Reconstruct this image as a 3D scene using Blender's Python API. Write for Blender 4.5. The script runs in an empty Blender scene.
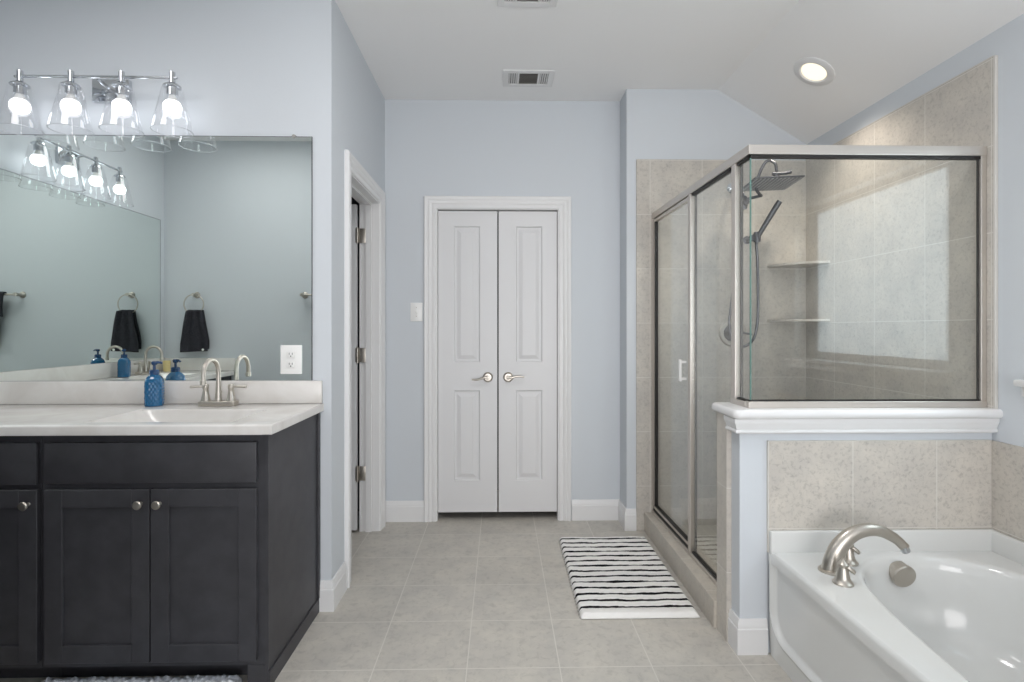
import bpy, bmesh, math, random
from mathutils import Vector, Matrix
random.seed(7)
sc = bpy.context.scene
COL = sc.collection
PI = math.pi

# ------------------------------------------------------------------ camera
cd = bpy.data.cameras.new('camera'); cam = bpy.data.objects.new('camera', cd); COL.objects.link(cam)
cd.sensor_width = 36.0; cd.lens = 36.0 * 535.0 / 1024.0
cd.shift_y = -12.0 / 1024.0
cd.clip_start = 0.02
cam.location = (0, 0, 1.281)
cam.rotation_euler = (PI/2, 0, -math.atan(11.5/535.0))
sc.camera = cam

# ------------------------------------------------------------------ world, exposure, daylight and added fill
sc.view_settings.view_transform = 'Standard'
sc.view_settings.look = 'None'
sc.view_settings.gamma = 1.0
sc.view_settings.use_curve_mapping = False
sc.view_settings.exposure = -0.60
w = bpy.data.worlds.new('sky'); sc.world = w; w.use_nodes = True
bg = w.node_tree.nodes['Background']
bg.inputs[0].default_value = (0.80, 0.90, 1.0, 1); bg.inputs[1].default_value = 1.2

def area(name, loc, rot, sx, sy, power, col):
    l = bpy.data.lights.new(name, 'AREA'); l.shape = 'RECTANGLE'; l.size = sx; l.size_y = sy
    l.energy = power; l.color = col
    o = bpy.data.objects.new(name, l); COL.objects.link(o); o.location = loc; o.rotation_euler = rot
    return o
# daylight through the window over the bathtub, then an added unseen fill behind the camera
area('window_daylight', (2.30, 1.31, 1.60), (0, PI/2, 0), 1.1, 1.5, 32.0, (0.90, 0.94, 1.0))
area('rear_fill', (0.50, -3.2, 1.15), (PI/2 + 0.40, 0, 0), 3.4, 2.2, 190.0, (1.0, 0.965, 0.96))
# added fill lights without fixtures, over the vanity corner and mid-floor
area('alcove_fill', (-1.80, 1.30, 2.80), (0, 0, 0), 0.6, 0.6, 14.0, (1.0, 0.97, 0.96))
area('room_fill', (0.20, 1.50, 2.80), (0, 0, 0), 0.4, 0.4, 23.0, (1.0, 0.97, 0.96))

# ------------------------------------------------------------------ materials
def lin(c):
    return tuple(((v/255.0)/12.92 if v/255.0 <= 0.04045 else ((v/255.0+0.055)/1.055)**2.4) for v in c) + (1.0,)

def mat(name, col, rough=0.5, metal=0.0, spec=0.5, coat=0.0):
    m = bpy.data.materials.new(name); m.use_nodes = True
    b = m.node_tree.nodes['Principled BSDF']
    b.inputs['Base Color'].default_value = lin(col)
    b.inputs['Roughness'].default_value = rough
    b.inputs['Metallic'].default_value = metal
    b.inputs['Specular IOR Level'].default_value = spec
    b.inputs['Coat Weight'].default_value = coat
    return m, m.node_tree, b

def add_noise(nt, b, col_a, col_b, scale, detail=4, dist=0.0, lo=0.35, hi=0.65, coords='Object'):
    tc = nt.nodes.new('ShaderNodeTexCoord')
    n = nt.nodes.new('ShaderNodeTexNoise'); n.inputs['Scale'].default_value = scale
    n.inputs['Detail'].default_value = detail; n.inputs['Distortion'].default_value = dist
    nt.links.new(tc.outputs[coords], n.inputs['Vector'])
    r = nt.nodes.new('ShaderNodeValToRGB')
    r.color_ramp.elements[0].position = lo; r.color_ramp.elements[0].color = lin(col_a)
    r.color_ramp.elements[1].position = hi; r.color_ramp.elements[1].color = lin(col_b)
    nt.links.new(n.outputs['Fac'], r.inputs[0])
    nt.links.new(r.outputs[0], b.inputs['Base Color'])
    return tc, n, r

def add_bump(nt, b, scale, strength, dist=0.002, coords='Object', detail=3):
    tc = nt.nodes.new('ShaderNodeTexCoord')
    n = nt.nodes.new('ShaderNodeTexNoise'); n.inputs['Scale'].default_value = scale
    n.inputs['Detail'].default_value = detail
    nt.links.new(tc.outputs[coords], n.inputs['Vector'])
    bp = nt.nodes.new('ShaderNodeBump'); bp.inputs['Strength'].default_value = strength
    bp.inputs['Distance'].default_value = dist
    nt.links.new(n.outputs['Fac'], bp.inputs['Height'])
    nt.links.new(bp.outputs[0], b.inputs['Normal'])

def paint(name, col, rough=0.6, bump=0.15, scale=90):
    m, nt, b = mat(name, col, rough, spec=0.3)
    add_bump(nt, b, scale, bump, 0.002)
    return m

def tile(name, ax, u0, v0, wu, wv, c1, c2, cg, speck, grout=0.004, rough=0.45, sscale=62, offs=0.0):
    m, nt, b = mat(name, c1, rough, spec=0.4)
    L = nt.links
    g = nt.nodes.new('ShaderNodeNewGeometry'); sp = nt.nodes.new('ShaderNodeSeparateXYZ')
    L.new(g.outputs['Position'], sp.inputs[0])
    def sub(sock, v):
        s = nt.nodes.new('ShaderNodeMath'); s.operation = 'SUBTRACT'; s.inputs[1].default_value = v
        L.new(sock, s.inputs[0]); return s.outputs[0]
    cb = nt.nodes.new('ShaderNodeCombineXYZ')
    L.new(sub(sp.outputs[ax[0]], u0), cb.inputs[0]); L.new(sub(sp.outputs[ax[1]], v0), cb.inputs[1])
    br = nt.nodes.new('ShaderNodeTexBrick'); br.offset = offs; br.squash = 1.0
    br.inputs['Scale'].default_value = 1.0; br.inputs['Mortar Size'].default_value = grout/2
    br.inputs['Mortar Smooth'].default_value = 0.2; br.inputs['Bias'].default_value = 0.0
    br.inputs['Brick Width'].default_value = wu; br.inputs['Row Height'].default_value = wv
    br.inputs['Color1'].default_value = lin(c1); br.inputs['Color2'].default_value = lin(c2)
    br.inputs['Mortar'].default_value = lin(cg)
    L.new(cb.outputs[0], br.inputs['Vector'])
    # stone mottling: clouds plus dark flecks
    n1 = nt.nodes.new('ShaderNodeTexNoise'); n1.inputs['Scale'].default_value = 7.0; n1.inputs['Detail'].default_value = 6
    n1.inputs['Roughness'].default_value = 0.65
    n2 = nt.nodes.new('ShaderNodeTexNoise'); n2.inputs['Scale'].default_value = sscale; n2.inputs['Detail'].default_value = 5
    n2.inputs['Roughness'].default_value = 0.7; n2.inputs['Distortion'].default_value = 0.6
    L.new(g.outputs['Position'], n1.inputs['Vector']); L.new(g.outputs['Position'], n2.inputs['Vector'])
    r1 = nt.nodes.new('ShaderNodeValToRGB')
    r1.color_ramp.elements[0].position = 0.30; r1.color_ramp.elements[0].color = (0.86, 0.86, 0.87, 1)
    r1.color_ramp.elements[1].position = 0.70; r1.color_ramp.elements[1].color = (1.08, 1.07, 1.05, 1)
    L.new(n1.outputs['Fac'], r1.inputs[0])
    r2 = nt.nodes.new('ShaderNodeValToRGB')
    r2.color_ramp.elements[0].position = 0.33; r2.color_ramp.elements[0].color = (speck, speck, speck, 1)
    r2.color_ramp.elements[1].position = 0.50; r2.color_ramp.elements[1].color = (1, 1, 1, 1)
    L.new(n2.outputs['Fac'], r2.inputs[0])
    def mul(a, bb):
        x = nt.nodes.new('ShaderNodeMixRGB'); x.blend_type = 'MULTIPLY'; x.inputs[0].default_value = 1.0
        L.new(a, x.inputs[1]); L.new(bb, x.inputs[2]); return x.outputs[0]
    body = mul(mul(br.outputs['Color'], r1.outputs[0]), r2.outputs[0])
    mx = nt.nodes.new('ShaderNodeMixRGB'); L.new(br.outputs['Fac'], mx.inputs[0]); L.new(body, mx.inputs[1])
    mx.inputs[2].default_value = lin(cg)
    L.new(mx.outputs[0], b.inputs['Base Color'])
    bp = nt.nodes.new('ShaderNodeBump'); bp.invert = True; bp.inputs['Strength'].default_value = 0.4
    bp.inputs['Distance'].default_value = 0.002
    L.new(br.outputs['Fac'], bp.inputs['Height']); L.new(bp.outputs[0], b.inputs['Normal'])
    return m

def thin_glass(name, tint, ior=1.5):
    m = bpy.data.materials.new(name); m.use_nodes = True; nt = m.node_tree
    nt.nodes.clear()
    out = nt.nodes.new('ShaderNodeOutputMaterial'); mx = nt.nodes.new('ShaderNodeMixShader')
    tr = nt.nodes.new('ShaderNodeBsdfTransparent'); tr.inputs[0].default_value = tint + (1,)
    gl = nt.nodes.new('ShaderNodeBsdfGlossy'); gl.inputs['Roughness'].default_value = 0.0
    gl.inputs[0].default_value = (1, 1, 1, 1)
    fr = nt.nodes.new('ShaderNodeFresnel'); fr.inputs[0].default_value = ior
    ge = nt.nodes.new('ShaderNodeNewGeometry'); mr = nt.nodes.new('ShaderNodeMapRange')   # same index of refraction on both faces of the pane
    mr.inputs['To Min'].default_value = ior; mr.inputs['To Max'].default_value = 1/ior
    nt.links.new(ge.outputs['Backfacing'], mr.inputs['Value']); nt.links.new(mr.outputs[0], fr.inputs[0])
    nt.links.new(fr.outputs[0], mx.inputs[0]); nt.links.new(tr.outputs[0], mx.inputs[1])
    nt.links.new(gl.outputs[0], mx.inputs[2]); nt.links.new(mx.outputs[0], out.inputs[0])
    return m

def emit(name, col, strength):
    m = bpy.data.materials.new(name); m.use_nodes = True; nt = m.node_tree
    nt.nodes.clear()
    out = nt.nodes.new('ShaderNodeOutputMaterial'); e = nt.nodes.new('ShaderNodeEmission')
    e.inputs[0].default_value = col + (1,); e.inputs[1].default_value = strength
    nt.links.new(e.outputs[0], out.inputs[0]); return m

M = {}
M['wall'] = paint('pale_blue_paint', (207, 212, 217))
M['ceil'] = paint('ceiling_paint', (243, 243, 243), 0.8)
M['trim'] = mat('white_trim_paint', (228, 228, 228), 0.35)[0]
M['door'] = mat('white_door_paint', (220, 220, 221), 0.38)[0]
M['sill'] = mat('white_cultured_stone', (228, 228, 228), 0.22)[0]
M['bullnose'] = mat('tile_edge_bullnose', (206, 203, 197), 0.35)[0]
M['dark'] = paint('unlit_room_shade_colour', (70, 70, 74))  # darkened wall paint: the unlit rooms' shade is put into the colour
M['plate'] = mat('white_plastic', (240, 240, 238), 0.3)[0]
M['slot'] = mat('dark_slot', (35, 35, 36), 0.6)[0]
M['nickel'] = mat('brushed_nickel', (190, 184, 175), 0.34, 1.0)[0]
M['chrome'] = mat('polished_chrome', (205, 208, 212), 0.10, 1.0)[0]
M['gunmetal'] = mat('dark_brushed_metal', (92, 92, 95), 0.32, 0.9)[0]
M['alu'] = mat('satin_aluminium_frame', (206, 200, 193), 0.35, 0.75)[0]
M['gasket'] = mat('black_rubber_gasket', (28, 26, 25), 0.5)[0]
M['mirror'] = mat('silvered_mirror', (243, 249, 246), 0.0, 1.0)[0]
M['tub'] = mat('white_acrylic', (218, 219, 217), 0.14, coat=0.3)[0]
M['shower_glass'] = thin_glass('clear_shower_glass', (0.972, 0.984, 0.978))
M['shade_glass'] = thin_glass('clear_shade_glass', (0.99, 0.99, 0.992), 1.45)
m = bpy.data.materials.new('obscured_window_glass'); m.use_nodes = True; nt = m.node_tree; nt.nodes.clear()
_o = nt.nodes.new('ShaderNodeOutputMaterial'); _m = nt.nodes.new('ShaderNodeMixShader'); _t = nt.nodes.new('ShaderNodeBsdfTranslucent'); _g = nt.nodes.new('ShaderNodeBsdfGlossy')
_t.inputs[0].default_value = (0.92, 0.96, 0.96, 1); _g.inputs['Roughness'].default_value = 0.2; _m.inputs[0].default_value = 0.06
nt.links.new(_t.outputs[0], _m.inputs[1]); nt.links.new(_g.outputs[0], _m.inputs[2]); nt.links.new(_m.outputs[0], _o.inputs[0])
M['pane'] = m
M['rim'] = mat('rim_highlight_colour', (206, 210, 216), 0.15)[0]  # opaque pale tone: the glass edge's bright highlight put into colour
M['edge'] = mat('green_glass_edge', (104, 140, 132), 0.1)[0]
M['bulb'] = emit('lit_bulb', (0.94, 0.96, 1.0), 9.0)
M['can'] = emit('lit_can_lens', (1.0, 0.88, 0.66), 2.2)
M['black'] = mat('black_lacquer', (30, 30, 32), 0.5)[0]
M['duct_shade'] = mat('duct_shade_colour', (92, 90, 87), 0.6)[0]  # shade inside the vent opening, painted as a flat sheet's colour
M['nozzle'] = mat('pale_silicone_nozzle', (176, 176, 178), 0.5)[0]
M['vent'] = mat('grey_vent_metal', (150, 148, 144), 0.5)[0]

m, nt, b = mat('espresso_cabinet_paint', (54, 54, 58), 0.42, spec=0.4)
add_noise(nt, b, (56, 56, 60), (64, 64, 68), 14, 3); M['cab'] = m
m, nt, b = mat('cultured_marble', (226, 223, 219), 0.18, coat=0.3)
add_noise(nt, b, (214, 210, 205), (231, 229, 226), 5.0, 8, 1.6, 0.25, 0.75); M['counter'] = m
m, nt, b = mat('black_terry_cloth', (40, 40, 44), 0.95, spec=0.1)
add_noise(nt, b, (42, 42, 47), (66, 66, 72), 160, 2); add_bump(nt, b, 220, 0.8, 0.004); M['towel'] = m
m, nt, b = mat('grey_shag', (188, 192, 200), 0.95, spec=0.1)
add_noise(nt, b, (168, 173, 182), (214, 217, 222), 60, 3); M['shag'] = m
m, nt, b = mat('cream_ceramic', (226, 208, 150), 0.4); M['cream'] = m

# blue bottle glass with a diamond relief
m, nt, b = mat('cobalt_bottle_glass', (6, 92, 138), 0.08, coat=0.5)
tc = nt.nodes.new('ShaderNodeTexCoord'); sp = nt.nodes.new('ShaderNodeSeparateXYZ'); nt.links.new(tc.outputs['Object'], sp.inputs[0])
M['blue'] = m
M['blue_pump'] = mat('deep_blue_pump_plastic', (24, 62, 104), 0.25)[0]
M['blue_smooth'] = mat('cobalt_smooth_glass', (20, 100, 170), 0.06, coat=0.6)[0]

TC1, TC2, TG = (202, 197, 189), (196, 191, 183), (214, 211, 204)
M['floor'] = tile('floor_tile', (0, 1), -0.127, 2.021, 0.351, 0.331, (200, 196, 188), (195, 191, 183), (212, 208, 200), 0.84, 0.005, 0.4, 30)
M['tile_back'] = tile('back_wall_tile', (0, 2), 0.95, 0.284, 0.333, 0.345, TC1, TC2, TG, 0.78)
M['tile_right'] = tile('right_wall_tile', (1, 2), 2.085, 0.284, 0.3335, 0.345, TC1, TC2, TG, 0.78)
M['tile_tub'] = tile('tub_wall_tile', (0, 2), 1.0545, 0.495, 0.337, 0.345, TC1, TC2, TG, 0.74)
M['tile_tub_r'] = tile('tub_right_tile', (1, 2), 2.085, 0.495, 0.3335, 0.345, TC1, TC2, TG, 0.74)
M['tile_end'] = tile('half_wall_end_tile', (1, 2), 2.0, 0.284, 0.345, 0.345, TC1, TC2, TG, 0.86)
M['tile_curb'] = tile('curb_tile', (1, 0), 2.36, 0.7, 0.333, 0.9, (198, 192, 182), (192, 186, 176), (206, 201, 192), 0.86)
M['tile_pan'] = tile('shower_pan_mosaic', (0, 1), 1.0, 2.3, 0.052, 0.052, (192, 187, 176), (184, 179, 168), (205, 200, 190), 0.9)

# striped tufted bath mat: dark yarn rows come from the mat's own length coordinate
m, nt, b = mat('striped_tufted_cotton', (236, 235, 233), 0.95, spec=0.1)
L = nt.links
tc = nt.nodes.new('ShaderNodeTexCoord'); sp = nt.nodes.new('ShaderNodeSeparateXYZ'); L.new(tc.outputs['Object'], sp.inputs[0])
at = nt.nodes.new('ShaderNodeAttribute'); at.attribute_name = 'yarn'
r = nt.nodes.new('ShaderNodeValToRGB'); r.color_ramp.elements[0].position = 0.45; r.color_ramp.elements[0].color = lin((240, 239, 236))
r.color_ramp.elements[1].position = 0.55; r.color_ramp.elements[1].color = lin((30, 30, 33))
L.new(at.outputs['Fac'], r.inputs[0]); L.new(r.outputs[0], b.inputs['Base Color'])
add_bump(nt, b, 260, 0.6, 0.004); M['striped'] = m

# ------------------------------------------------------------------ mesh helpers
class MB:
    def __init__(s): s.bm = bmesh.new()
    def merge(s, b2, mtx=None):
        me = bpy.data.meshes.new('t'); b2.to_mesh(me); b2.free()
        if mtx is not None: me.transform(mtx)
        s.bm.from_mesh(me); bpy.data.meshes.remove(me); return s
    def box(s, x0, x1, y0, y1, z0, z1, bev=0.0, seg=2, mtx=None):
        b = bmesh.new(); bmesh.ops.create_cube(b, size=1)
        for v in b.verts:
            v.co = Vector((x0 + (v.co.x+.5)*(x1-x0), y0 + (v.co.y+.5)*(y1-y0), z0 + (v.co.z+.5)*(z1-z0)))
        if bev > 0: bmesh.ops.bevel(b, geom=b.edges[:], offset=bev, segments=seg, affect='EDGES', profile=0.5)
        return s.merge(b, mtx)
    def lathe(s, prof, loc=(0,0,0), axis='Z', n=32, mtx=None, caps=True):
        b = bmesh.new(); rings = []
        for (r, z) in prof:
            if r < 1e-6: rings.append([b.verts.new((0,0,z))])
            else: rings.append([b.verts.new((r*math.cos(2*PI*i/n), r*math.sin(2*PI*i/n), z)) for i in range(n)])
        for a, c in zip(rings[:-1], rings[1:]):
            for i in range(n):
                j = (i+1) % n
                if len(a) == 1 and len(c) == 1: continue
                if len(a) == 1: b.faces.new((a[0], c[j], c[i])) if True else None
                elif len(c) == 1: b.faces.new((a[i], a[j], c[0]))
                else: b.faces.new((a[i], a[j], c[j], c[i]))
        if caps:
            if len(rings[0]) > 1: b.faces.new(list(reversed(rings[0])))
            if len(rings[-1]) > 1: b.faces.new(rings[-1])
        bmesh.ops.recalc_face_normals(b, faces=b.faces[:])
        if mtx is None:
            R = {'Z': Matrix(), 'X': Matrix.Rotation(PI/2, 4, 'Y'), '-X': Matrix.Rotation(-PI/2, 4, 'Y'),
                 'Y': Matrix.Rotation(-PI/2, 4, 'X'), '-Y': Matrix.Rotation(PI/2, 4, 'X'), '-Z': Matrix.Rotation(PI, 4, 'X')}[axis]
            mtx = Matrix.Translation(loc) @ R
        return s.merge(b, mtx)
    def tube(s, pts, rad, n=12, closed=False, flat=1.0):
        pts = [Vector(p) for p in pts]; N = len(pts)
        rads = rad if isinstance(rad, (list, tuple)) else [rad]*N
        b = bmesh.new(); rings = []
        tan = []
        for i in range(N):
            if closed: t = pts[(i+1) % N] - pts[i-1]
            else: t = pts[min(i+1, N-1)] - pts[max(i-1, 0)]
            tan.append(t.normalized())
        up = Vector((0,0,1)) if abs(tan[0].z) < .9 else Vector((0,1,0))
        nrm = (up - tan[0]*up.dot(tan[0])).normalized()
        for i in range(N):
            nrm = (nrm - tan[i]*nrm.dot(tan[i])).normalized(); bi = tan[i].cross(nrm)
            rings.append([b.verts.new(pts[i] + nrm*rads[i]*flat*math.cos(2*PI*k/n) + bi*rads[i]*math.sin(2*PI*k/n)) for k in range(n)])
        for i in range(N if closed else N-1):
            a, c = rings[i], rings[(i+1) % N]
            for k in range(n): b.faces.new((a[k], a[(k+1) % n], c[(k+1) % n], c[k]))
        if not closed:
            b.faces.new(list(reversed(rings[0]))); b.faces.new(rings[-1])
        bmesh.ops.recalc_face_normals(b, faces=b.faces[:])
        return s.merge(b)
    def sweep(s, path, prof):
        # path: 2D points in plan, the profile (d, z) is pushed out to the RIGHT of the walking direction
        P = [Vector(p) for p in path]; b = bmesh.new(); cols = []
        def nr(a, c):
            t = (c-a).normalized(); return Vector((t.y, -t.x))
        for i, p in enumerate(P):
            if i == 0: m_ = nr(P[0], P[1])
            elif i == len(P)-1: m_ = nr(P[-2], P[-1])
            else:
                n1, n2 = nr(P[i-1], p), nr(p, P[i+1]); m_ = (n1+n2); m_ = m_/max(1e-6, m_.dot(n1))
            cols.append([b.verts.new((p.x+m_.x*d, p.y+m_.y*d, z)) for d, z in prof])
        k = len(prof)
        for a, c in zip(cols[:-1], cols[1:]):
            for i in range(k): b.faces.new((a[i], a[(i+1) % k], c[(i+1) % k], c[i]))
        b.faces.new(cols[0]); b.faces.new(list(reversed(cols[-1])))
        bmesh.ops.recalc_face_normals(b, faces=b.faces[:])
        return s.merge(b)
    def prism(s, poly, axis, a0, a1):
        # poly: 2D points; axis 'Y': (x,z), 'X': (y,z), 'Z': (x,y)
        b = bmesh.new()
        def v(p, a): return {'Y': (p[0], a, p[1]), 'X': (a, p[0], p[1]), 'Z': (p[0], p[1], a)}[axis]
        A = [b.verts.new(v(p, a0)) for p in poly]; B = [b.verts.new(v(p, a1)) for p in poly]
        n = len(poly)
        b.faces.new(A); b.faces.new(list(reversed(B)))
        for i in range(n): b.faces.new((A[i], A[(i+1) % n], B[(i+1) % n], B[i]))
        bmesh.ops.recalc_face_normals(b, faces=b.faces[:])
        return s.merge(b)
    def grid(s, f, nu, nv, wrap=False):
        b = bmesh.new(); V = [[b.verts.new(f(i/(nu if wrap else nu-1), j/(nv-1))) for j in range(nv)] for i in range(nu)]
        for i in range(nu if wrap else nu-1):
            for j in range(nv-1):
                b.faces.new((V[i][j], V[(i+1) % nu][j], V[(i+1) % nu][j+1], V[i][j+1]))
        bmesh.ops.recalc_face_normals(b, faces=b.faces[:])
        return s.merge(b)

def obj(name, mb, material, parent=None, smooth=35, local=False, loc=None):
    me = bpy.data.meshes.new(name); mb.bm.to_mesh(me); mb.bm.free()
    o = bpy.data.objects.new(name, me); COL.objects.link(o)
    me.materials.append(M[material] if isinstance(material, str) else material)
    if parent is not None:
        if not local:
            off = Vector((0,0,0)); p = parent
            while p is not None: off += p.location; p = p.parent
            me.transform(Matrix.Translation(-off))
        o.parent = parent
    else:
        c = loc
        if c is None:
            xs = [v.co.x for v in me.vertices]; ys = [v.co.y for v in me.vertices]; zs = [v.co.z for v in me.vertices]
            c = ((min(xs)+max(xs))/2, (min(ys)+max(ys))/2, min(zs))
        me.transform(Matrix.Translation(-Vector(c))); o.location = c
    if smooth:
        me.shade_smooth(); me.set_sharp_from_angle(angle=math.radians(smooth))
    return o

def tag(o, label, cat, group=None):
    o['label'] = label; o['category'] = cat
    if group: o['group'] = group
    return o
def thing(name, label, cat, loc=(0,0,0), group=None):
    o = bpy.data.objects.new(name, None); COL.objects.link(o); o.location = loc; o.empty_display_size = 0.05
    return tag(o, label, cat, group)
def struct(name, mb, material, parent=None, smooth=35, label=None):
    o = obj(name, mb, material, parent, smooth)
    if parent is None: o['kind'] = 'structure'
    if label: o['label'] = label
    return o
def copy_tree(o, parent=None):
    c = o.copy(); COL.objects.link(c)
    if parent is not None: c.parent = parent
    for ch in list(o.children): copy_tree(ch, c)
    return c
def B(*a, **k): return MB().box(*a, **k)
def smooth_path(pts, sub=6, closed=False):
    P = [Vector(p) for p in pts]; n = len(P); out = []
    rng = range(n if closed else n-1)
    for i in rng:
        p0 = P[i-1] if (closed or i > 0) else P[0]*2 - P[1]
        p1 = P[i]; p2 = P[(i+1) % n]
        p3 = P[(i+2) % n] if (closed or i+2 < n) else p2*2 - p1
        for k in range(sub):
            t = k/sub
            out.append(0.5*((2*p1) + (p2-p0)*t + (2*p0-5*p1+4*p2-p3)*t*t + (3*p1-p0-3*p2+p3)*t**3))
    if not closed: out.append(P[-1])
    return out

# ------------------------------------------------------------------ room shell
XL, XR, XD = -2.727, 1.963, -0.77       # alcove left wall, right wall, door wall
YO, YM, YC, YS = 0.50, 2.455, 3.58, 3.39   # wall opposite mirror, mirror wall, closet wall, shower back wall
ZC, XK, ZR = 2.81, 1.39, 2.465        # flat ceiling, crease, height at right wall
YF = -1.6
struct('floor', B(-3.0, 2.2, -2.6, 4.45, -0.08, 0.0), 'floor')
zs = ZC - (2.2-XK)*(ZC-ZR)/(XR-XK)
struct('ceiling', MB().prism([(-3.0, ZC), (XK, ZC), (2.2, zs), (2.2, zs+.15), (XK+.04, ZC+.15), (-3.0, ZC+.15)], 'Y', -2.6, 4.45), 'ceil', smooth=0)
struct('wall_closet', B(-0.89, -0.435, YC, YC+.12, 0, ZC).box(0.397, 0.93, YC, YC+.12, 0, ZC).box(-0.435, 0.397, YC, YC+.12, 2.092, ZC), 'wall', smooth=0)
struct('wall_shower', B(0.803, 2.12, YS, YC+.12, 0, ZC), 'wall', smooth=0)
WY0, WY1, WZ0, WZ1 = 0.70, 1.93, 1.09, 2.075
struct('wall_right', B(XR, 2.12, YF, WY0, 0, ZC).box(XR, 2.12, WY1, YS, 0, ZC).box(XR, 2.12, WY0, WY1, 0, WZ0).box(XR, 2.12, WY0, WY1, WZ1, ZC), 'wall', smooth=0)
DY0, DY1, DZ = 2.735, 3.42, 2.09
struct('wall_door', B(XD-.12, XD, YM, DY0, 0, ZC).box(XD-.12, XD, DY1, YC+.12, 0, ZC).box(XD-.12, XD, DY0, DY1, DZ, ZC), 'wall', smooth=0)
struct('wall_vanity', B(XL-.12, XD-.12, YM, YM+.12, 0, ZC), 'wall', smooth=0)
struct('wall_left', B(XL-.12, XL, YO-.12, YM, 0, ZC), 'wall', smooth=0)
struct('wall_opposite', B(XL, -0.80, YO-.12, YO, 0, ZC), 'wall', smooth=0)
struct('wall_entry', B(-0.92, -0.80, YF, YO-.12, 0, ZC), 'wall', smooth=0)
struct('wall_front', B(-0.92, -0.70, YF-.12, YF, 0, ZC).box(1.75, 2.12, YF-.12, YF, 0, ZC).box(-0.70, 1.75, YF-.12, YF, 2.45, 2.95), 'wall', smooth=0)
# unlit rooms behind the closet doors and the ajar door
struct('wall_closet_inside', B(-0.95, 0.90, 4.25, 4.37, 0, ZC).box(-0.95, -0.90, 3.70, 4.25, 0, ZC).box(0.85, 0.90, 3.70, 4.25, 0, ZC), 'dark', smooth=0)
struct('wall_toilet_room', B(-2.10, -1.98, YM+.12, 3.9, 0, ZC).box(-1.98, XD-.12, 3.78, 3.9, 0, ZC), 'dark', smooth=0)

# half wall between tub and shower
HX, HY0, HY1, HZ = 0.945, 2.095, 2.255, 0.868
struct('wall_half', B(HX, XR, HY0, HY1, 0, HZ+.06), 'wall', smooth=0)
# tile cladding
struct('wall_tile_shower_back', B(0.863, XR-.012, YS-.012, YS, 0, 2.36, 0.002), 'tile_back', smooth=0)
struct('wall_tile_shower_right', B(XR-.012, XR, 2.075, HY1, 0.93, 2.36).box(XR-.012, XR, HY1, YS, 0, 2.36), 'tile_right', smooth=0)
struct('trim_tile_edge', B(XR-.0135, XR, 2.068, 2.078, 0.93, 2.362, 0.002).box(XR-.0135, XR, 2.078, YS-.012, 2.360, 2.364), 'bullnose', smooth=0)
struct('wall_tile_half_shower', B(0.925, XR-.012, HY1, HY1+.014, 0, 0.9285).box(0.925, HX, HY1-.085, HY1, 0, 0.9285), 'tile_end', smooth=0)
struct('wall_tile_tub_back', B(1.053, XR-.012, HY0-.012, HY0, 0.40, 0.840, 0.002), 'tile_tub', smooth=0)
struct('wall_tile_tub_right', B(XR-.012, XR, YO, HY0, 0.40, 0.838, 0.002), 'tile_tub_r', smooth=0)
struct('wall_curb', B(0.913, 1.045, HY1+.014, YS-.012, 0, 0.118, 0.004), 'tile_curb', smooth=0)
struct('floor_shower', B(1.045, XR-.012, HY1+.014, YS-.012, 0.0, 0.035), 'tile_pan', smooth=0)

# sill cap and moulding on the half wall
def arc_prof(r, zc, d0, n=8): return [(d0+r*math.cos(a), zc+r*math.sin(a)) for a in [PI/2 - PI*i/n for i in range(n+1)]]
cap = MB()
cb_ = bmesh.new()
cx0, cx1, cy0, cy1, zc0, zc1 = 0.905, XR, 2.048, 2.298, 0.929, 0.966
b_ = bmesh.new(); bmesh.ops.create_cube(b_, size=1)
for v in b_.verts: v.co = Vector((cx0+(v.co.x+.5)*(cx1-cx0), cy0+(v.co.y+.5)*(cy1-cy0), zc0+(v.co.z+.5)*(zc1-zc0)))
ed = [e for e in b_.edges if abs(e.verts[0].co.z-e.verts[1].co.z) > .01 and e.verts[0].co.x < 1.0]
bmesh.ops.bevel(b_, geom=ed, offset=0.028, segments=5, affect='EDGES', profile=.5)
ed = [e for e in b_.edges if abs(e.verts[0].co.z-e.verts[1].co.z) < .001 and not (abs(e.verts[0].co.x-cx1) < .001 and abs(e.verts[1].co.x-cx1) < .001) and len(e.link_faces) == 2 and abs(e.link_faces[0].normal.z-e.link_faces[1].normal.z) > .5]
bmesh.ops.bevel(b_, geom=ed, offset=0.0165, segments=5, affect='EDGES', profile=.5)
struct('trim_half_wall_cap', MB().merge(b_), 'sill')
crown = [(0, 0.929), (0.032, 0.929), (0.032, 0.915), (0.029, 0.908), (0.024, 0.897), (0.022, 0.889), (0.020, 0.886), (0.024, 0.884), (0.026, 0.878), (0.024, 0.873), (0.014, 0.869), (0, 0.868)]
struct('trim_half_wall_moulding', MB().sweep([(HX, HY1-.085), (HX, HY0), (XR, HY0)], crown), 'trim')

# baseboards
BH = 0.137
bb = [(0, 0), (0.015, 0), (0.015, BH*.72), (0.012, BH*.75), (0.012, BH*.86), (0.009, BH*.90), (0.009, BH*.96), (0.006, BH), (0, BH)]
def base(name, path): return struct(name, MB().sweep(path, bb), 'trim')
base('baseboard_half_wall', [(HX, HY1-.085), (HX, HY0), (1.051, HY0)])
base('baseboard_closet_left', [(XD, YC), (-0.508, YC)])
base('baseboard_closet_right', [(0.478, YC), (0.803, YC), (0.803, YS), (0.862, YS)])
base('baseboard_door_wall', [(-0.84, YM), (XD, YM), (XD, DY0-.09)])
base('baseboard_right', [(XR, 0.45), (XR, YF)])
base('baseboard_entry', [(-0.80, YF), (-0.80, YO-.0)])

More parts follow.
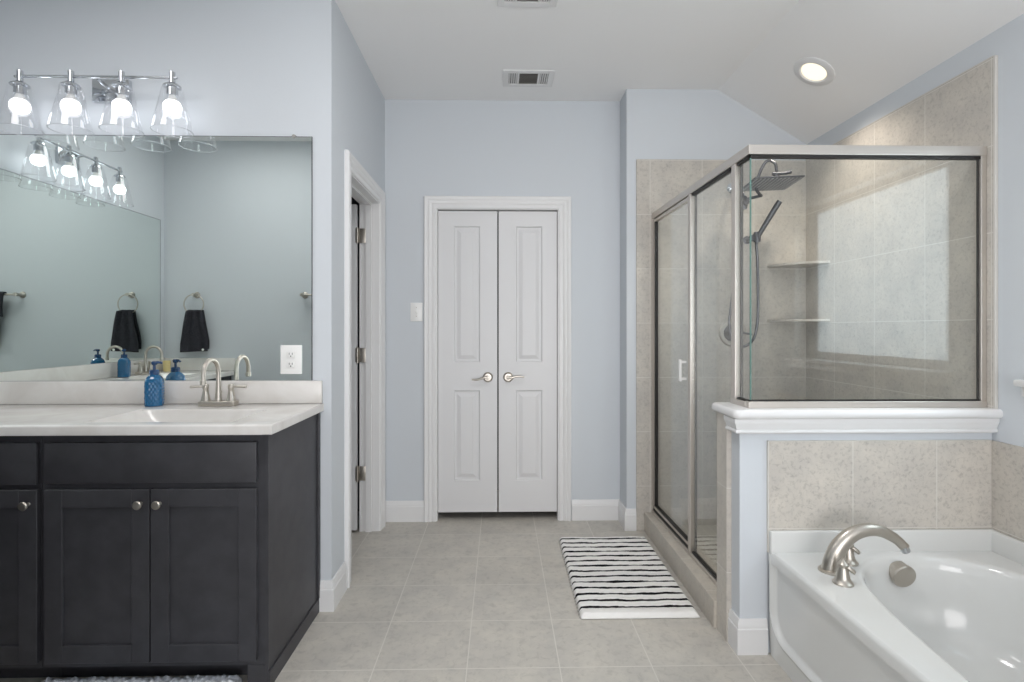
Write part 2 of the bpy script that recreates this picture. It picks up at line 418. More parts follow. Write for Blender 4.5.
# door casings
def casing_prof(w_):
    return [(0, 0), (0.008, 0), (0.012, w_*.06), (0.012, w_*.26), (0.008, w_*.30), (0.008, w_*.34), (0.016, w_*.44), (0.018, w_*.58), (0.013, w_*.62), (0.013, w_*.66), (0.022, w_*.80), (0.023, w_*.93), (0.017, w_), (0, w_)]
def casing(mb, a0, a1, ztop, w_, put):
    # U-shaped moulding around an opening, mitred; put(a, out, z) -> world
    prof = casing_prof(w_); b = bmesh.new(); cols = []
    for (a, z, sa, sz) in ((a0, 0, -1, 0), (a0, ztop, -1, 1), (a1, ztop, 1, 1), (a1, 0, 1, 0)):
        cols.append([b.verts.new(put(a+sa*q, d, z+sz*q)) for d, q in prof])
    k = len(prof)
    for A, C in zip(cols[:-1], cols[1:]):
        for i in range(k): b.faces.new((A[i], A[(i+1) % k], C[(i+1) % k], C[i]))
    b.faces.new(cols[0]); b.faces.new(list(reversed(cols[-1])))
    bmesh.ops.recalc_face_normals(b, faces=b.faces[:])
    return mb.merge(b)
struct('trim_closet_casing', casing(MB(), -0.427, 0.391, 2.084, 0.082, lambda a, d, z: (a, YC-d, z)), 'trim')
struct('trim_closet_jamb', B(-0.435, -0.421, YC-.002, YC+.12, 0, 2.092).box(0.384, 0.397, YC-.002, YC+.12, 0, 2.092).box(-0.421, 0.384, YC-.002, YC+.12, 2.080, 2.092), 'trim', smooth=0)
struct('trim_door_casing', casing(MB(), DY0+.008, DY1-.008, DZ-.008, 0.085, lambda a, d, z: (XD+d, a, z)), 'trim')
struct('trim_door_jamb', B(XD-.122, XD+.002, DY1-.016, DY1, 0, DZ).box(XD-.122, XD+.002, DY0, DY0+.016, 0, DZ).box(XD-.122, XD+.002, DY0+.016, DY1-.016, DZ-.016, DZ)
       .box(XD-.082, XD-.045, DY1-.028, DY1-.016, 0, DZ-.016).box(XD-.082, XD-.045, DY0+.016, DY1-.028, DZ-.028, DZ-.016), 'trim', smooth=0)

# ------------------------------------------------------------------ doors
def panel_door(x0, x1, z0, z1, y0, y1, panels):
    """moulded slab: front face at y0 with raised panels sunk in a bevelled groove"""
    mb = MB(); xs = sorted({x0, x1} | {p[0] for p in panels} | {p[1] for p in panels})
    b = bmesh.new()
    def q(pts): b.faces.new([b.verts.new(p) for p in pts])
    def fr(a0, a1, c0, c1, b0, b1, e0, e1, ya, yb):   # ring between two rectangles
        A = [(a0, ya, c0), (a1, ya, c0), (a1, ya, c1), (a0, ya, c1)]; Bq = [(b0, yb, e0), (b1, yb, e0), (b1, yb, e1), (b0, yb, e1)]
        for i in range(4): q([A[i], A[(i+1) % 4], Bq[(i+1) % 4], Bq[i]])
    zcuts = sorted({z0, z1} | {p[2] for p in panels} | {p[3] for p in panels})
    for xa, xb in zip(xs[:-1], xs[1:]):
        for za, zb in zip(zcuts[:-1], zcuts[1:]):
            if any(p[0] <= xa and xb <= p[1] and p[2] <= za and zb <= p[3] for p in panels): continue
            q([(xa, y0, za), (xb, y0, za), (xb, y0, zb), (xa, y0, zb)])
    for (a0, a1, c0, c1) in panels:
        d = [(0, 0), (0.008, 0.010), (0.020, 0.010), (0.045, 0.002)]
        for (i0, e0), (i1, e1) in zip(d[:-1], d[1:]):
            fr(a0+i0, a1-i0, c0+i0, c1-i0, a0+i1, a1-i1, c0+i1, c1-i1, y0+e0, y0+e1)
        q([(a0+.045, y0+.002, c0+.045), (a1-.045, y0+.002, c0+.045), (a1-.045, y0+.002, c1-.045), (a0+.045, y0+.002, c1-.045)])
    for i in range(1):
        q([(x0, y1, z0), (x0, y1, z1), (x1, y1, z1), (x1, y1, z0)])
        q([(x0, y0, z0), (x0, y0, z1), (x0, y1, z1), (x0, y1, z0)]); q([(x1, y0, z0), (x1, y1, z0), (x1, y1, z1), (x1, y0, z1)])
        q([(x0, y0, z1), (x1, y0, z1), (x1, y1, z1), (x0, y1, z1)]); q([(x0, y0, z0), (x0, y1, z0), (x1, y1, z0), (x1, y0, z0)])
    bmesh.ops.remove_doubles(b, verts=b.verts[:], dist=1e-5)
    bmesh.ops.recalc_face_normals(b, faces=b.faces[:])
    return mb.merge(b)
yd = YC + 0.022
def closet_leaf(name, x0, x1, p0, p1, hx, sgn, label):
    o = obj(name, panel_door(x0, x1, 0.050, 2.074, yd, yd+.035, [(p0, p1, 0.262, 0.868), (p0, p1, 1.058, 1.972)]), 'door', smooth=0)
    o['kind'] = 'structure'; tag(o, label, 'door')
    h = obj('door_handle', MB().lathe([(0.0, 0.014), (0.024, 0.013), (0.030, 0.008), (0.034, 0.004), (0.034, 0.0)], (hx, yd, 0.957), '-Y', 28)
        .lathe([(0.011, 0.012), (0.0095, 0.03), (0.012, 0.046), (0.012, 0.054), (0, 0.057)], (hx, yd, 0.957), '-Y', 20), 'nickel', o)
    pts = smooth_path([(hx, yd-.050, 0.957), (hx+sgn*.022, yd-.052, 0.958), (hx+sgn*.045, yd-.051, 0.964 if sgn > 0 else 0.951), (hx+sgn*.075, yd-.049, 0.966 if sgn > 0 else 0.944), (hx+sgn*.105, yd-.047, 0.962 if sgn > 0 else 0.945)], 5)
    n = len(pts); obj('lever', MB().tube(pts, [0.0085 - .003*(i/n) for i in range(n)], 10), 'nickel', h)
    return o
closet_leaf('door_1', -0.418, -0.0215, -0.312, -0.138, -0.085, -1, 'left leaf of the white double closet doors, lever pointing left')
closet_leaf('door_2', -0.0125, 0.381, 0.104, 0.282, 0.052, 1, 'right leaf of the white double closet doors, lever pointing right')

# door into the dark side room, swung open away from us, hung on the far jamb
hx_, hy_ = XD-.130, DY1-.030
o = obj('door_3', B(hx_-.62, hx_-.006, hy_-.006, hy_+.029, 0.014, 2.065, 0.002), 'door', smooth=0)
o['kind'] = 'structure'; tag(o, 'white side door standing open into the dark room on the left', 'door')
for i, z in enumerate((0.371, 1.116, 1.869)):
    h = B(XD-.128, XD-.080, DY1-.0305, DY1-.027, z-.045, z+.045, 0.001).box(hx_-.012, hx_+.001, hy_-.0085, hy_-.005, z-.045, z+.045, 0.001)
    h.lathe([(0, -.052), (0.006, -.05), (0.006, .05), (0, .052)], (hx_+.001, hy_-.010, z), 'Z', 12)
    for dz in (-.03, 0, .03):
        h.lathe([(0.0035, 0), (0.0035, .001), (0, .0015)], (XD-.108+(.008 if dz else -.006), DY1-.0305, z+dz), '-Y', 8)
    obj('hinge', h, 'nickel', o)

# ------------------------------------------------------------------ window over the tub
fx0, fx1 = 2.048, 2.090
wf = B(fx0, fx1, WY0, WY0+.085, WZ0, WZ1, .003).box(fx0, fx1, WY1-.085, WY1, WZ0, WZ1, .003).box(fx0, fx1, WY0+.08, WY1-.08, WZ0, WZ0+.045, .003).box(fx0, fx1, WY0+.08, WY1-.08, WZ1-.045, WZ1, .003)
wf.box(fx0+.012, fx1, WY0+.085, WY0+.097, WZ0+.045, WZ1-.045)
wo = thing('window_1', 'white framed window in the right wall above the bathtub, mirrored in the shower glass', 'window', (2.09, (WY0+WY1)/2, WZ0)); wo['kind'] = 'structure'
obj('window_frame', wf, 'trim', wo, smooth=0)
obj('window_pane', B(2.066, 2.072, WY0+.08, WY1-.08, WZ0+.04, WZ1-.04), 'pane', wo, smooth=0)
struct('trim_window_reveal', B(XR+.001, fx0, WY0, WY0+.004, WZ0+.002, WZ1).box(XR+.001, fx0, WY1-.004, WY1, WZ0+.002, WZ1).box(XR+.001, fx0, WY0+.004, WY1-.004, WZ1-.004, WZ1), 'sill', smooth=0)
struct('trim_window_sill', B(1.912, 2.050, WY0-.03, WY1+.028, WZ0-.022, WZ0+.002, .006).box(1.935, XR, WY0-.02, WY1+.018, WZ0-.06, WZ0-.022, .004), 'trim')

# ------------------------------------------------------------------ vanity wall: cabinets
YFc = 1.925      # cabinet face
def shaker(x0, x1, z0, z1, y, st=0.062):
    mb = MB(); t = .019
    mb.box(x0, x0+st, y-t, y, z0, z1, .0012, 1).box(x1-st, x1, y-t, y, z0, z1, .0012, 1)
    mb.box(x0+st, x1-st, y-t, y, z0, z0+st, .0012, 1).box(x0+st, x1-st, y-t, y, z1-st, z1, .0012, 1)
    mb.box(x0+st-.002, x1-st+.002, y-t+.009, y-.002, z0+st-.002, z1-st+.002)
    return mb
def knob(x, y, z, parent):
    return obj('knob', MB().lathe([(0.007, 0), (0.0055, .004), (0.005, .012), (0.008, .016), (0.0145, .019), (0.0155, .023), (0.013, .027), (0, .0285)], (x, y, z), '-Y', 24), 'nickel', parent)
def slabfront(x0, x1, z0, z1, y): return B(x0, x1, y-.019, y, z0, z1, .004, 2)
cw = thing('vanity_cabinet', 'black painted sink cabinet with two shaker doors under the right end of the counter', 'cabinet', (-1.22, 2.15, 0))
obj('cabinet_body', B(-1.616, -0.838, YFc, YM-.012, 0.085, 0.815).box(-1.616, -0.838, YFc, YFc+.022, 0.815, 0.909).box(-1.616, -0.838, YM-.030, YM-.012, 0.815, 0.909).box(-1.616, -1.598, YFc+.022, YM-.030, 0.815, 0.909).box(-0.856, -0.838, YFc+.022, YM-.030, 0.815, 0.909).box(-1.616, -0.90, YFc+.078, YM-.012, 0, 0.085), 'cab', cw, smooth=0)
obj('side_panel', B(-0.838, -0.826, YFc-.002, YM-.004, 0.0, 0.909, .001).box(-0.826, -0.820, YFc-.002, YM-.004, 0.0, 0.062, .002).box(-0.826, -0.818, YM-.028, YM-.004, 0.062, 0.909, .002), 'cab', cw, smooth=0)
obj('corner_post', B(-0.900, -0.838, YFc-.002, YFc+.06, 0.0, 0.085), 'cab', cw, smooth=0)
obj('false_drawer_front', slabfront(-1.597, -0.862, 0.739, 0.882, YFc), 'cab', cw)
d = obj('door', shaker(-1.597, -1.234, 0.108, 0.717, YFc), 'cab', cw, smooth=0); knob(-1.262, YFc-.019, 0.668, d)
d = obj('door', shaker(-1.229, -0.862, 0.108, 0.717, YFc), 'cab', cw, smooth=0); knob(-1.197, YFc-.019, 0.668, d)
cw = thing('vanity_cabinet', 'black painted corner cabinet left of the sink cabinet, one door and a drawer', 'cabinet', (-1.9, 2.15, 0))
obj('cabinet_body', B(-2.18, -1.6175, YFc, YM-.012, 0.085, 0.909).box(-2.18, -1.6175, YFc+.078, YM-.012, 0, 0.085), 'cab', cw, smooth=0)
d = obj('drawer', slabfront(-1.985, -1.625, 0.735, 0.882, YFc), 'cab', cw); knob(-1.80, YFc-.019, 0.81, d)
d = obj('door', shaker(-1.985, -1.622, 0.108, 0.717, YFc), 'cab', cw, smooth=0); knob(-1.650, YFc-.019, 0.668, d)
# the run along the left wall
cw = thing('vanity_cabinet', 'black painted cabinet run along the left wall, seen only in the mirror', 'cabinet', (-2.45, 1.3, 0))
obj('cabinet_body', B(XL+.004, -2.185, YO+.006, YM-.012, 0.085, 0.815).box(-2.210, -2.185, YO+.006, YM-.012, 0.815, 0.909).box(XL+.004, XL+.025, YO+.006, YM-.012, 0.815, 0.909).box(XL+.025, -2.210, YO+.006, YO+.03, 0.815, 0.909).box(XL+.004, -2.25, YO+.006, YM-.012, 0, 0.085), 'cab', cw, smooth=0)
for (y0, y1, kn) in ((0.56, 1.005, 0.97), (1.010, 1.455, 1.045)):
    mb = MB()
    def R(a0, a1, c0, c1, e0, e1, bv=.0012): mb.box(-2.185+e0, -2.185+e1, a0, a1, c0, c1, bv, 1)
    R(y0, y0+.062, .108, .717, 0, .019); R(y1-.062, y1, .108, .717, 0, .019); R(y0+.062, y1-.062, .108, .170, 0, .019); R(y0+.062, y1-.062, .655, .717, 0, .019); R(y0+.06, y1-.06, .168, .657, .002, .010)
    d = obj('door', mb, 'cab', cw, smooth=0)
    obj('knob', MB().lathe([(0.007, 0), (0.0055, .004), (0.005, .012), (0.008, .016), (0.0145, .019), (0.0155, .023), (0.013, .027), (0, .0285)], (-2.166, kn, .668), 'X', 20), 'nickel', d)
obj('false_drawer_front', B(-2.185, -2.166, .56, 1.455, .739, .882, .004), 'cab', cw)

# countertop: one L-shaped slab with two moulded basins
ZT, ZU = 0.945, 0.911
ct = thing('vanity_countertop', 'off-white marble-look L-shaped vanity counter with moulded rectangular basins and low backsplash', 'countertop', (-1.7, 2.1, ZU))
b = bmesh.new()
xs = [XL+.003, -2.62, -2.30, -2.145, -1.50, -0.98, -0.803]
ys = [YO+.003, 0.75, 1.27, 1.895, 1.965, 2.270, YM-.003]
def inside(xa, xb, ya, yb):
    cx, cy = (xa+xb)/2, (ya+yb)/2
    if not (cx < -2.145 or cy > 1.895): return False
    if -1.50 < cx < -0.98 and 1.965 < cy < 2.270: return False
    if -2.62 < cx < -2.30 and 0.75 < cy < 1.27: return False
    return True
vd = {}
def gv(x, y, z):
    k = (round(x, 4), round(y, 4), round(z, 4))
    if k not in vd: vd[k] = b.verts.new(k)
    return vd[k]
for xa, xb in zip(xs[:-1], xs[1:]):
    for ya, yb in zip(ys[:-1], ys[1:]):
        if inside(xa, xb, ya, yb):
            b.faces.new((gv(xa, ya, ZT), gv(xb, ya, ZT), gv(xb, yb, ZT), gv(xa, yb, ZT)))
bed = [e for e in b.edges if e.is_boundary]
r = bmesh.ops.extrude_edge_only(b, edges=bed)
for v in [g for g in r['geom'] if isinstance(g, bmesh.types.BMVert)]: v.co.z = ZU
bmesh.ops.recalc_face_normals(b, faces=b.faces[:])
top = [e for e in b.edges if len(e.link_faces) == 2 and abs(e.verts[0].co.z-ZT) < 1e-4 and abs(e.verts[1].co.z-ZT) < 1e-4 and e.calc_face_angle(0) > .5]
bmesh.ops.bevel(b, geom=top, offset=.008, segments=3, affect='EDGES', profile=.5)
slab = MB().merge(b)
slab.box(-2.145, -0.805, 1.897, 1.917, ZU-.002, ZU+.001).box(-0.835, -0.805, 1.897, YM-.003, ZU-.002, ZU+.001)
obj('slab', slab, 'counter', ct)
def basin(x0, x1, y0, y1):
    cx, cy, hx, hy = (x0+x1)/2, (y0+y1)/2, (x1-x0)/2, (y1-y0)/2
    prof = [(1.004, 0.0, 12), (0.985, -.005, 12), (0.95, -.018, 10), (0.86, -.045, 8), (0.72, -.070, 6), (0.50, -.092, 4), (0.12, -.108, 2.2), (0.0, -.109, 2.2)]
    def f(u, v):
        k = v*(len(prof)-1); i = min(int(k), len(prof)-2); t = k-i
        s = prof[i][0]*(1-t)+prof[i+1][0]*t; z = prof[i][1]*(1-t)+prof[i+1][1]*t; e = prof[i][2]*(1-t)+prof[i+1][2]*t
        a = 2*PI*u; c, sn = math.cos(a), math.sin(a); k2 = (abs(c)**e + abs(sn)**e)**(-1/e)
        return (cx+hx*s*c*k2, cy+hy*s*sn*k2, ZT-.004+z)
    return MB().grid(f, 72, len(prof)*2-1, wrap=True)
for (q, cx, cy) in (((-1.50, -0.98, 1.965, 2.270), -1.24, 2.118), ((-2.62, -2.30, 0.75, 1.27), -2.46, 1.01)):
    bo = obj('sink_basin', basin(*q), 'counter', ct, smooth=60)
    obj('drain', MB().lathe([(0.0, .004), (.018, .004), (.022, .002), (.022, -.004), (0, -.004)], (cx, cy, ZT-.111), 'Z', 20), 'nickel', bo)
obj('backsplash', B(XL+.022, -0.808, YM-.022, YM-.003, ZT, 1.047, .003), 'counter', ct)
obj('backsplash', B(XL+.003, XL+.022, YO+.003, YM-.003, ZT, 1.047, .003), 'counter', ct)
obj('backsplash', B(XL+.022, -2.15, YO+.003, YO+.022, ZT, 1.047, .003), 'counter', ct)

# mirrors
mo = thing('wall_mirror', 'large frameless mirror on the wall above the sink counter', 'mirror', (-1.8, YM-.006, 1.047))
obj('mirror_glass', B(XL+.001, -0.857, YM-.0065, YM-.001, 1.048, 2.153, .0008, 1), 'mirror', mo, smooth=0)
obj('mirror_edge', B(-0.857, -0.8555, YM-.007, YM-.001, 1.048, 2.1545).box(XL+.01, -0.857, YM-.007, YM-.001, 2.153, 2.1545), 'slot', mo, smooth=0)
obj('mirror_clip', MB().lathe([(0, .006), (.008, .005), (.010, 0), (.010, -.004)], (-0.938, YM-.004, 2.156), '-Y', 16), 'vent', mo)
mo = thing('wall_mirror', 'second frameless mirror on the left side wall, seen inside the first mirror', 'mirror', (XL+.006, 1.48, 1.047))
obj('mirror_glass', B(XL+.001, XL+.0065, YO+.058, YM-.008, 1.048, 2.153, .0008, 1), 'mirror', mo, smooth=0)
obj('mirror_edge', B(XL+.001, XL+.007, YO+.056, YO+.058, 1.048, 2.1545).box(XL+.001, XL+.007, YO+.058, YM-.01, 2.153, 2.1545), 'slot', mo, smooth=0)

# outlet on the mirror
def recept(mb_body, mb_slot, x, y, z):
    mb_body.box(x-.017, x+.017, y-.0035, y, z-.014, z+.014, .003)
    mb_slot.box(x-.008, x-.0055, y-.0042, y-.003, z-.001, z+.009).box(x+.0055, x+.008, y-.0042, y-.003, z-.001, z+.009)
    mb_slot.lathe([(.003, 0), (.003, .0009), (0, .001)], (x, y-.0034, z-.007), '-Y', 10)
ot = thing('outlet', 'white wall outlet set in the mirror right of the faucet', 'outlet', (-0.948, YM-.0065, 1.077))
obj('cover_plate', B(-0.996, -0.901, YM-.0125, YM-.0065, 1.077, 1.208, .0025), 'plate', ot)
for z in (1.120, 1.165):
    mbB, mbS = MB(), MB(); recept(mbB, mbS, -0.948, YM-.0125, z)
    rc = obj('receptacle', mbB, 'plate', ot); obj('slots', mbS, 'slot', rc, smooth=0)

# faucets (centre-set, two levers); built at the origin, spout towards -Y
fa = thing('sink_faucet', 'brushed nickel two-lever faucet at the sink right of the blue bottle', 'faucet', (0, 0, 0), 'sink faucets')
obj('base_plate', B(-.078, .078, -.025, .025, 0, .022, .005, 3), 'nickel', fa)
arc = [(0, 0, .02), (0, 0, .06), (0, 0, .10), (0, 0, .145)] + [(0, -.060+.060*math.cos(a), .145+.060*math.sin(a)) for a in [PI*i/14*.95 for i in range(1, 15)]] + [(0, -.1215, .120)]
obj('spout', MB().tube(arc, [.015, .0112, .0102, .0096]+[.0093]*15, 16), 'nickel', fa)
obj('aerator', MB().lathe([(.0105, -.018), (.0125, -.016), (.0125, 0), (.0105, .003)], (0, -.1215, .122), 'Z', 18), 'nickel', fa)
for s in (-1, 1):
    h = obj('handle', MB().lathe([(.020, 0), (.0175, .012), (.013, .035), (.011, .052), (.013, .056), (.013, .070), (.010, .075), (0, .076)], (s*.055, 0, .02), 'Z', 22), 'nickel', fa)
    obj('lever', MB().tube([(s*.055, 0, .083), (s*.075, 0, .084), (s*.098, 0, .084), (s*.120, 0, .083)], [.006, .0055, .007, .0085], 12, flat=.75), 'nickel', h)
obj('lift_rod', MB().tube([(.0, .020, .02), (.0, .020, .055)], .0028, 8).lathe([(0, 0), (.005, .003), (.005, .010), (0, .013)], (0, .020, .053), 'Z', 10), 'nickel', fa)
fa.location = (-1.235, 2.370, ZT)
fb = copy_tree(fa); fb.location = (-2.640, 0.86, ZT); fb.rotation_euler = (0, 0, PI/2)
fb['label'] = 'brushed nickel two-lever faucet on the side counter, seen in the mirror'

# soap bottles
def bottle(label):
    t = thing('soap_dispenser', label, 'soap dispenser', (0, 0, 0), 'blue soap dispensers')
    def body(u, v):
        z = v*.138; a = 2*PI*u
        prof = [(0, .029), (.004, .034), (.08, .0355), (.74, .0355), (.85, .033), (.94, .025), (1.0, .0165)]
        for (t0, r0), (t1, r1) in zip(prof[:-1], prof[1:]):
            if v <= t1: r_ = r0+(r1-r0)*(v-t0)/(t1-t0); break
        e = 3.4 if v < .8 else 3.4 - 1.4*(v-.8)/.2
        c, sn = math.cos(a), math.sin(a); k = (abs(c)**e+abs(sn)**e)**(-1/e)*(.98 if v < .85 else 1)
        if .05 < v < .80:
            qd = abs(((u*16 + v*5.5) % 1)-.5) + abs(((u*16 - v*5.5) % 1)-.5)
            r_ += (.0022*(qd-.5))
        return (r_*k*c, r_*k*sn, z)
    bo = obj('bottle', MB().grid(body, 128, 64, wrap=True).lathe([(0, 0.001), (.034, .001), (.034, .003)], (0, 0, 0), 'Z', 32), 'blue', t, smooth=50)
    obj('bottle_collar', MB().lathe([(.0175, .136), (.019, .138), (.019, .154), (.017, .158), (0.012, .159)], (0, 0, 0), 'Z', 24), 'blue_pump', t)
    p = obj('pump', MB().lathe([(.007, .157), (.0055, .160), (.0055, .178), (.010, .180), (.012, .186), (.012, .192), (.008, .195), (0, .196)], (0, 0, 0), 'Z', 18), 'blue_pump', t)
    obj('nozzle', MB().tube([(0, 0, .188), (.012, 0, .190), (.024, 0, .189), (.029, 0, .184)], [.007, .0062, .005, .0045], 10), 'blue_pump', p)
    return t
b1 = bottle('cobalt blue diamond-pattern pump bottle standing left of the sink on the counter'); b1.location = (-1.513, 2.372, ZT); b1.rotation_euler = (0, 0, math.radians(20))
b2 = copy_tree(b1); b2.location = (-2.630, 1.10, ZT); b2.rotation_euler = (0, 0, math.radians(75))
b2['label'] = 'cobalt blue pump bottle on the side counter, seen in the mirror'
tag(obj('tumbler', MB().lathe([(0, 0), (.022, 0), (.024, .004), (.027, .085), (.024, .085), (.021, .006), (0, .005)], (-2.650, 0.59, ZT), 'Z', 24), 'cream'), 'small cream tumbler on the side counter near the corner, seen in the mirror', 'cup')

# ------------------------------------------------------------------ vanity lights
def vanity_light(label):
    t = thing('vanity_light', label, 'wall light', (0, 0, 0), 'four-bulb vanity lights')
    # local: x along the wall, -y out of the wall, z height from the bar
    obj('back_plate', B(-.082, .082, -.022, 0, -.072, .030, .003), 'chrome', t)
    obj('arm', MB().tube([(0, -.02, -.02), (0, -.06, -.012), (0, -.105, 0)], .008, 10), 'chrome', t)
    obj('bar', MB().tube([(-.345, -.105, 0), (.345, -.105, 0)], .0065, 12), 'chrome', t)
    for k in range(4):
        x = -.324 + .216*k
        so = obj('socket', MB().lathe([(.0115, .024), (.0115, -.022), (.018, -.024), (.034, -.036), (.035, -.042), (.022, -.044), (.022, -.078), (.0, -.078)], (x, -.105, 0), 'Z', 24), 'chrome', t)
        sp_ = [(.034, -.040), (.041, -.043), (.045, -.060), (.078, -.222), (.080, -.232), (.077, -.232), (.0755, -.222), (.0425, -.060), (.039, -.046), (.034, -.043)]
        obj('glass_shade', MB().lathe([(r_, z) for r_, z in sp_], (x, -.105, 0), 'Z', 40, caps=False), 'shade_glass', so, smooth=50)
        obj('bulb', MB().lathe([(.025, -.104), (.031, -.111), (.0355, -.122), (.0355, -.134), (.032, -.146), (.024, -.155), (.012, -.161), (0, -.163)], (x, -.105, 0), 'Z', 28), 'bulb', so)
        obj('bulb_base', MB().lathe([(.013, -.078), (.015, -.086), (.021, -.098), (.025, -.104)], (x, -.105, 0), 'Z', 24), 'plate', so)
        obj('shade_rim_highlight', MB().tube([(x+.0785*math.cos(a), -.105+.0785*math.sin(a), -.232) for a in [2*PI*i/48 for i in range(48)]], .0016, 6, closed=True), 'rim', so)
    return t
vl = vanity_light('chrome four-shade vanity light above the large mirror'); vl.location = (-1.746, YM, 2.370)
v2 = copy_tree(vl); v2.location = (XL, 1.48, 2.370); v2.rotation_euler = (0, 0, PI/2)
v2['label'] = 'chrome four-shade vanity light above the side mirror, seen reflected'

# ------------------------------------------------------------------ towels on the wall opposite the mirror
tr = thing('towel_ring', 'nickel towel ring on the far wall, seen in the mirror', 'towel ring', (-2.460, YO, 1.556))
obj('flange', MB().lathe([(.024, 0), (.026, .004), (.024, .010), (.014, .014), (.011, .020), (.011, .045), (.014, .048), (.014, .062), (0, .065)], (-2.460, YO, 1.556), 'Y', 24), 'nickel', tr)
obj('ring', MB().tube([(-2.460+.078*math.sin(a), YO+.052, 1.556-.075+.078*math.cos(a)) for a in [2*PI*i/40 for i in range(40)]], .0045, 10, closed=True), 'nickel', tr)
tw = thing('hand_towel', 'black hand towel hanging from the towel ring, seen in the mirror', 'towel', (-2.466, YO+.052, 1.10))
def towel_sheet(u, v, yo, zt, zb, wt, wb, cx, ph):
    x = (u-.5)*(wt+(wb-wt)*min(1, v*1.25)); amp = .010*(1-v*.5)
    return (cx+x, YO+yo+amp*math.sin(u*PI*5+ph)+.004*math.sin(v*6+ph), zt+(zb-zt)*v)
def towel_body():
    def f(u, v):
        s = v*2
        if s < 1: return towel_sheet(u, 1-s, .070, 1.432, 1.100+.010*(u-.5), .118, .215, -2.448, 0)
        return towel_sheet(u, s-1, .032, 1.432, 1.120, .118, .205, -2.452, .5)
    mb = MB().grid(f, 40, 61)
    return mb
o = obj('cloth', towel_body(), 'towel', tw, smooth=80); md = o.modifiers.new('thick', 'SOLIDIFY'); md.thickness = .009; md.offset = 0
obj('button_tag', MB().lathe([(0, .004), (.009, .003), (.010, 0), (.0, 0)], (-2.371, YO+.083, 1.116), 'Y', 14), 'plate', tw)
tb = thing('towel_bar', 'nickel towel bar on the far wall, cut by the mirror edge', 'towel bar', (-1.3, YO, 1.556))
for x in (-1.592, -0.99):
    obj('post', MB().lathe([(.026, 0), (.027, .004), (.024, .010), (.015, .014), (.011, .020), (.011, .050), (.015, .054), (.015, .072), (0, .075)], (x, YO, 1.556), 'Y', 24), 'nickel', tb)
obj('bar', MB().tube([(-1.61, YO+.063, 1.556), (-0.98, YO+.063, 1.556)], .0075, 14), 'nickel', tb)
bt = thing('bath_towel', 'black bath towel folded over the towel bar, seen at the left of the mirror', 'towel', (-1.28, YO+.063, 1.0))
def bath_towel(u, v):
    x = -1.503 + u*.42 + .004*math.sin(v*9); s = v*2
    w_ = .006*math.sin(u*PI*7)
    if s < .94: return (x, YO+.063+.014+w_, 1.38+(s/.94)*.18)
    if s < 1.06:
        a = (s-.94)/.12*PI; return (x, YO+.063+.014*math.cos(a)+w_*math.cos(a), 1.56+.013*math.sin(a))
    return (x+.065, YO+.063-.014-w_*.5, 1.56-(s-1.06)/.94*.40)
o = obj('cloth', MB().grid(bath_towel, 40, 81), 'towel', bt, smooth=80); md = o.modifiers.new('thick', 'SOLIDIFY'); md.thickness = .010; md.offset = 0

# ------------------------------------------------------------------ switch, vents, can light
sw = thing('light_switch', 'small white light switch left of the closet doors', 'light switch', (-0.561, YC, 1.334))
obj('cover_plate', B(-0.600, -0.520, YC-.006, YC, 1.332, 1.456, .0025), 'plate', sw)
obj('toggle', B(-0.566, -0.554, YC-.018, YC-.005, 1.386, 1.402, .002), 'plate', sw)
for z in (1.365, 1.424): obj('screw', MB().lathe([(.003, 0), (.003, .001), (0, .0015)], (-0.56, YC-.006, z), '-Y', 8), 'nickel', sw)

def vent(x0, x1, y0, y1, label):
    t = thing('ceiling_vent', label, 'ceiling vent', ((x0+x1)/2, (y0+y1)/2, ZC), 'ceiling air vents')
    fx, fy = .035, .035
    obj('frame', B(x0, x0+fx, y0, y1, ZC-.008, ZC, .002).box(x1-fx, x1, y0, y1, ZC-.008, ZC, .002).box(x0+fx, x1-fx, y0, y0+fy, ZC-.008, ZC, .002).box(x0+fx, x1-fx, y1-fy, y1, ZC-.008, ZC, .002), 'trim', t, smooth=0)
    obj('duct_shade', B(x0+fx, x1-fx, y0+fy, y1-fy, ZC-.0015, ZC-.0005), 'duct_shade', t, smooth=0)
    w_ = x1-x0-2*fx
    a0, a1 = x0+fx+w_*.24, x0+fx+w_*.76
    for a in (a0, a1): obj('divider', B(a-.006, a+.006, y0+fy, y1-fy, ZC-.008, ZC-.001), 'trim', t, smooth=0)
    rot = lambda x, y, ang, ax: Matrix.Translation((x, y, ZC-.005)) @ Matrix.Rotation(ang, 4, ax)
    ym, hl = (y0+y1)/2, (y1-y0)/2-fy
    for (c0, c1) in ((x0+fx, a0-.006), (a1+.006, x1-fx)):
        for k in range(4):
            obj('slat', B(-.0045, .0045, -hl, hl, -.0008, .0008, mtx=rot(c0+(c1-c0)*(k+.5)/4, ym, .6, 'Y')), 'trim', t, smooth=0)
    for k in range(9):
        obj('slat', B(-(a1-a0)/2+.006, (a1-a0)/2-.006, -.006, .006, -.0008, .0008, mtx=rot((a0+a1)/2, y0+fy+(y1-y0-2*fy)*(k+.5)/9, .5, 'X')), 'vent', t, smooth=0)
vent(0.015, 0.323, 3.150, 3.360, 'white rectangular ceiling vent just above the closet doors')
vent(-0.015, 0.265, 2.310, 2.525, 'white ceiling vent cut off by the top edge of the photo')

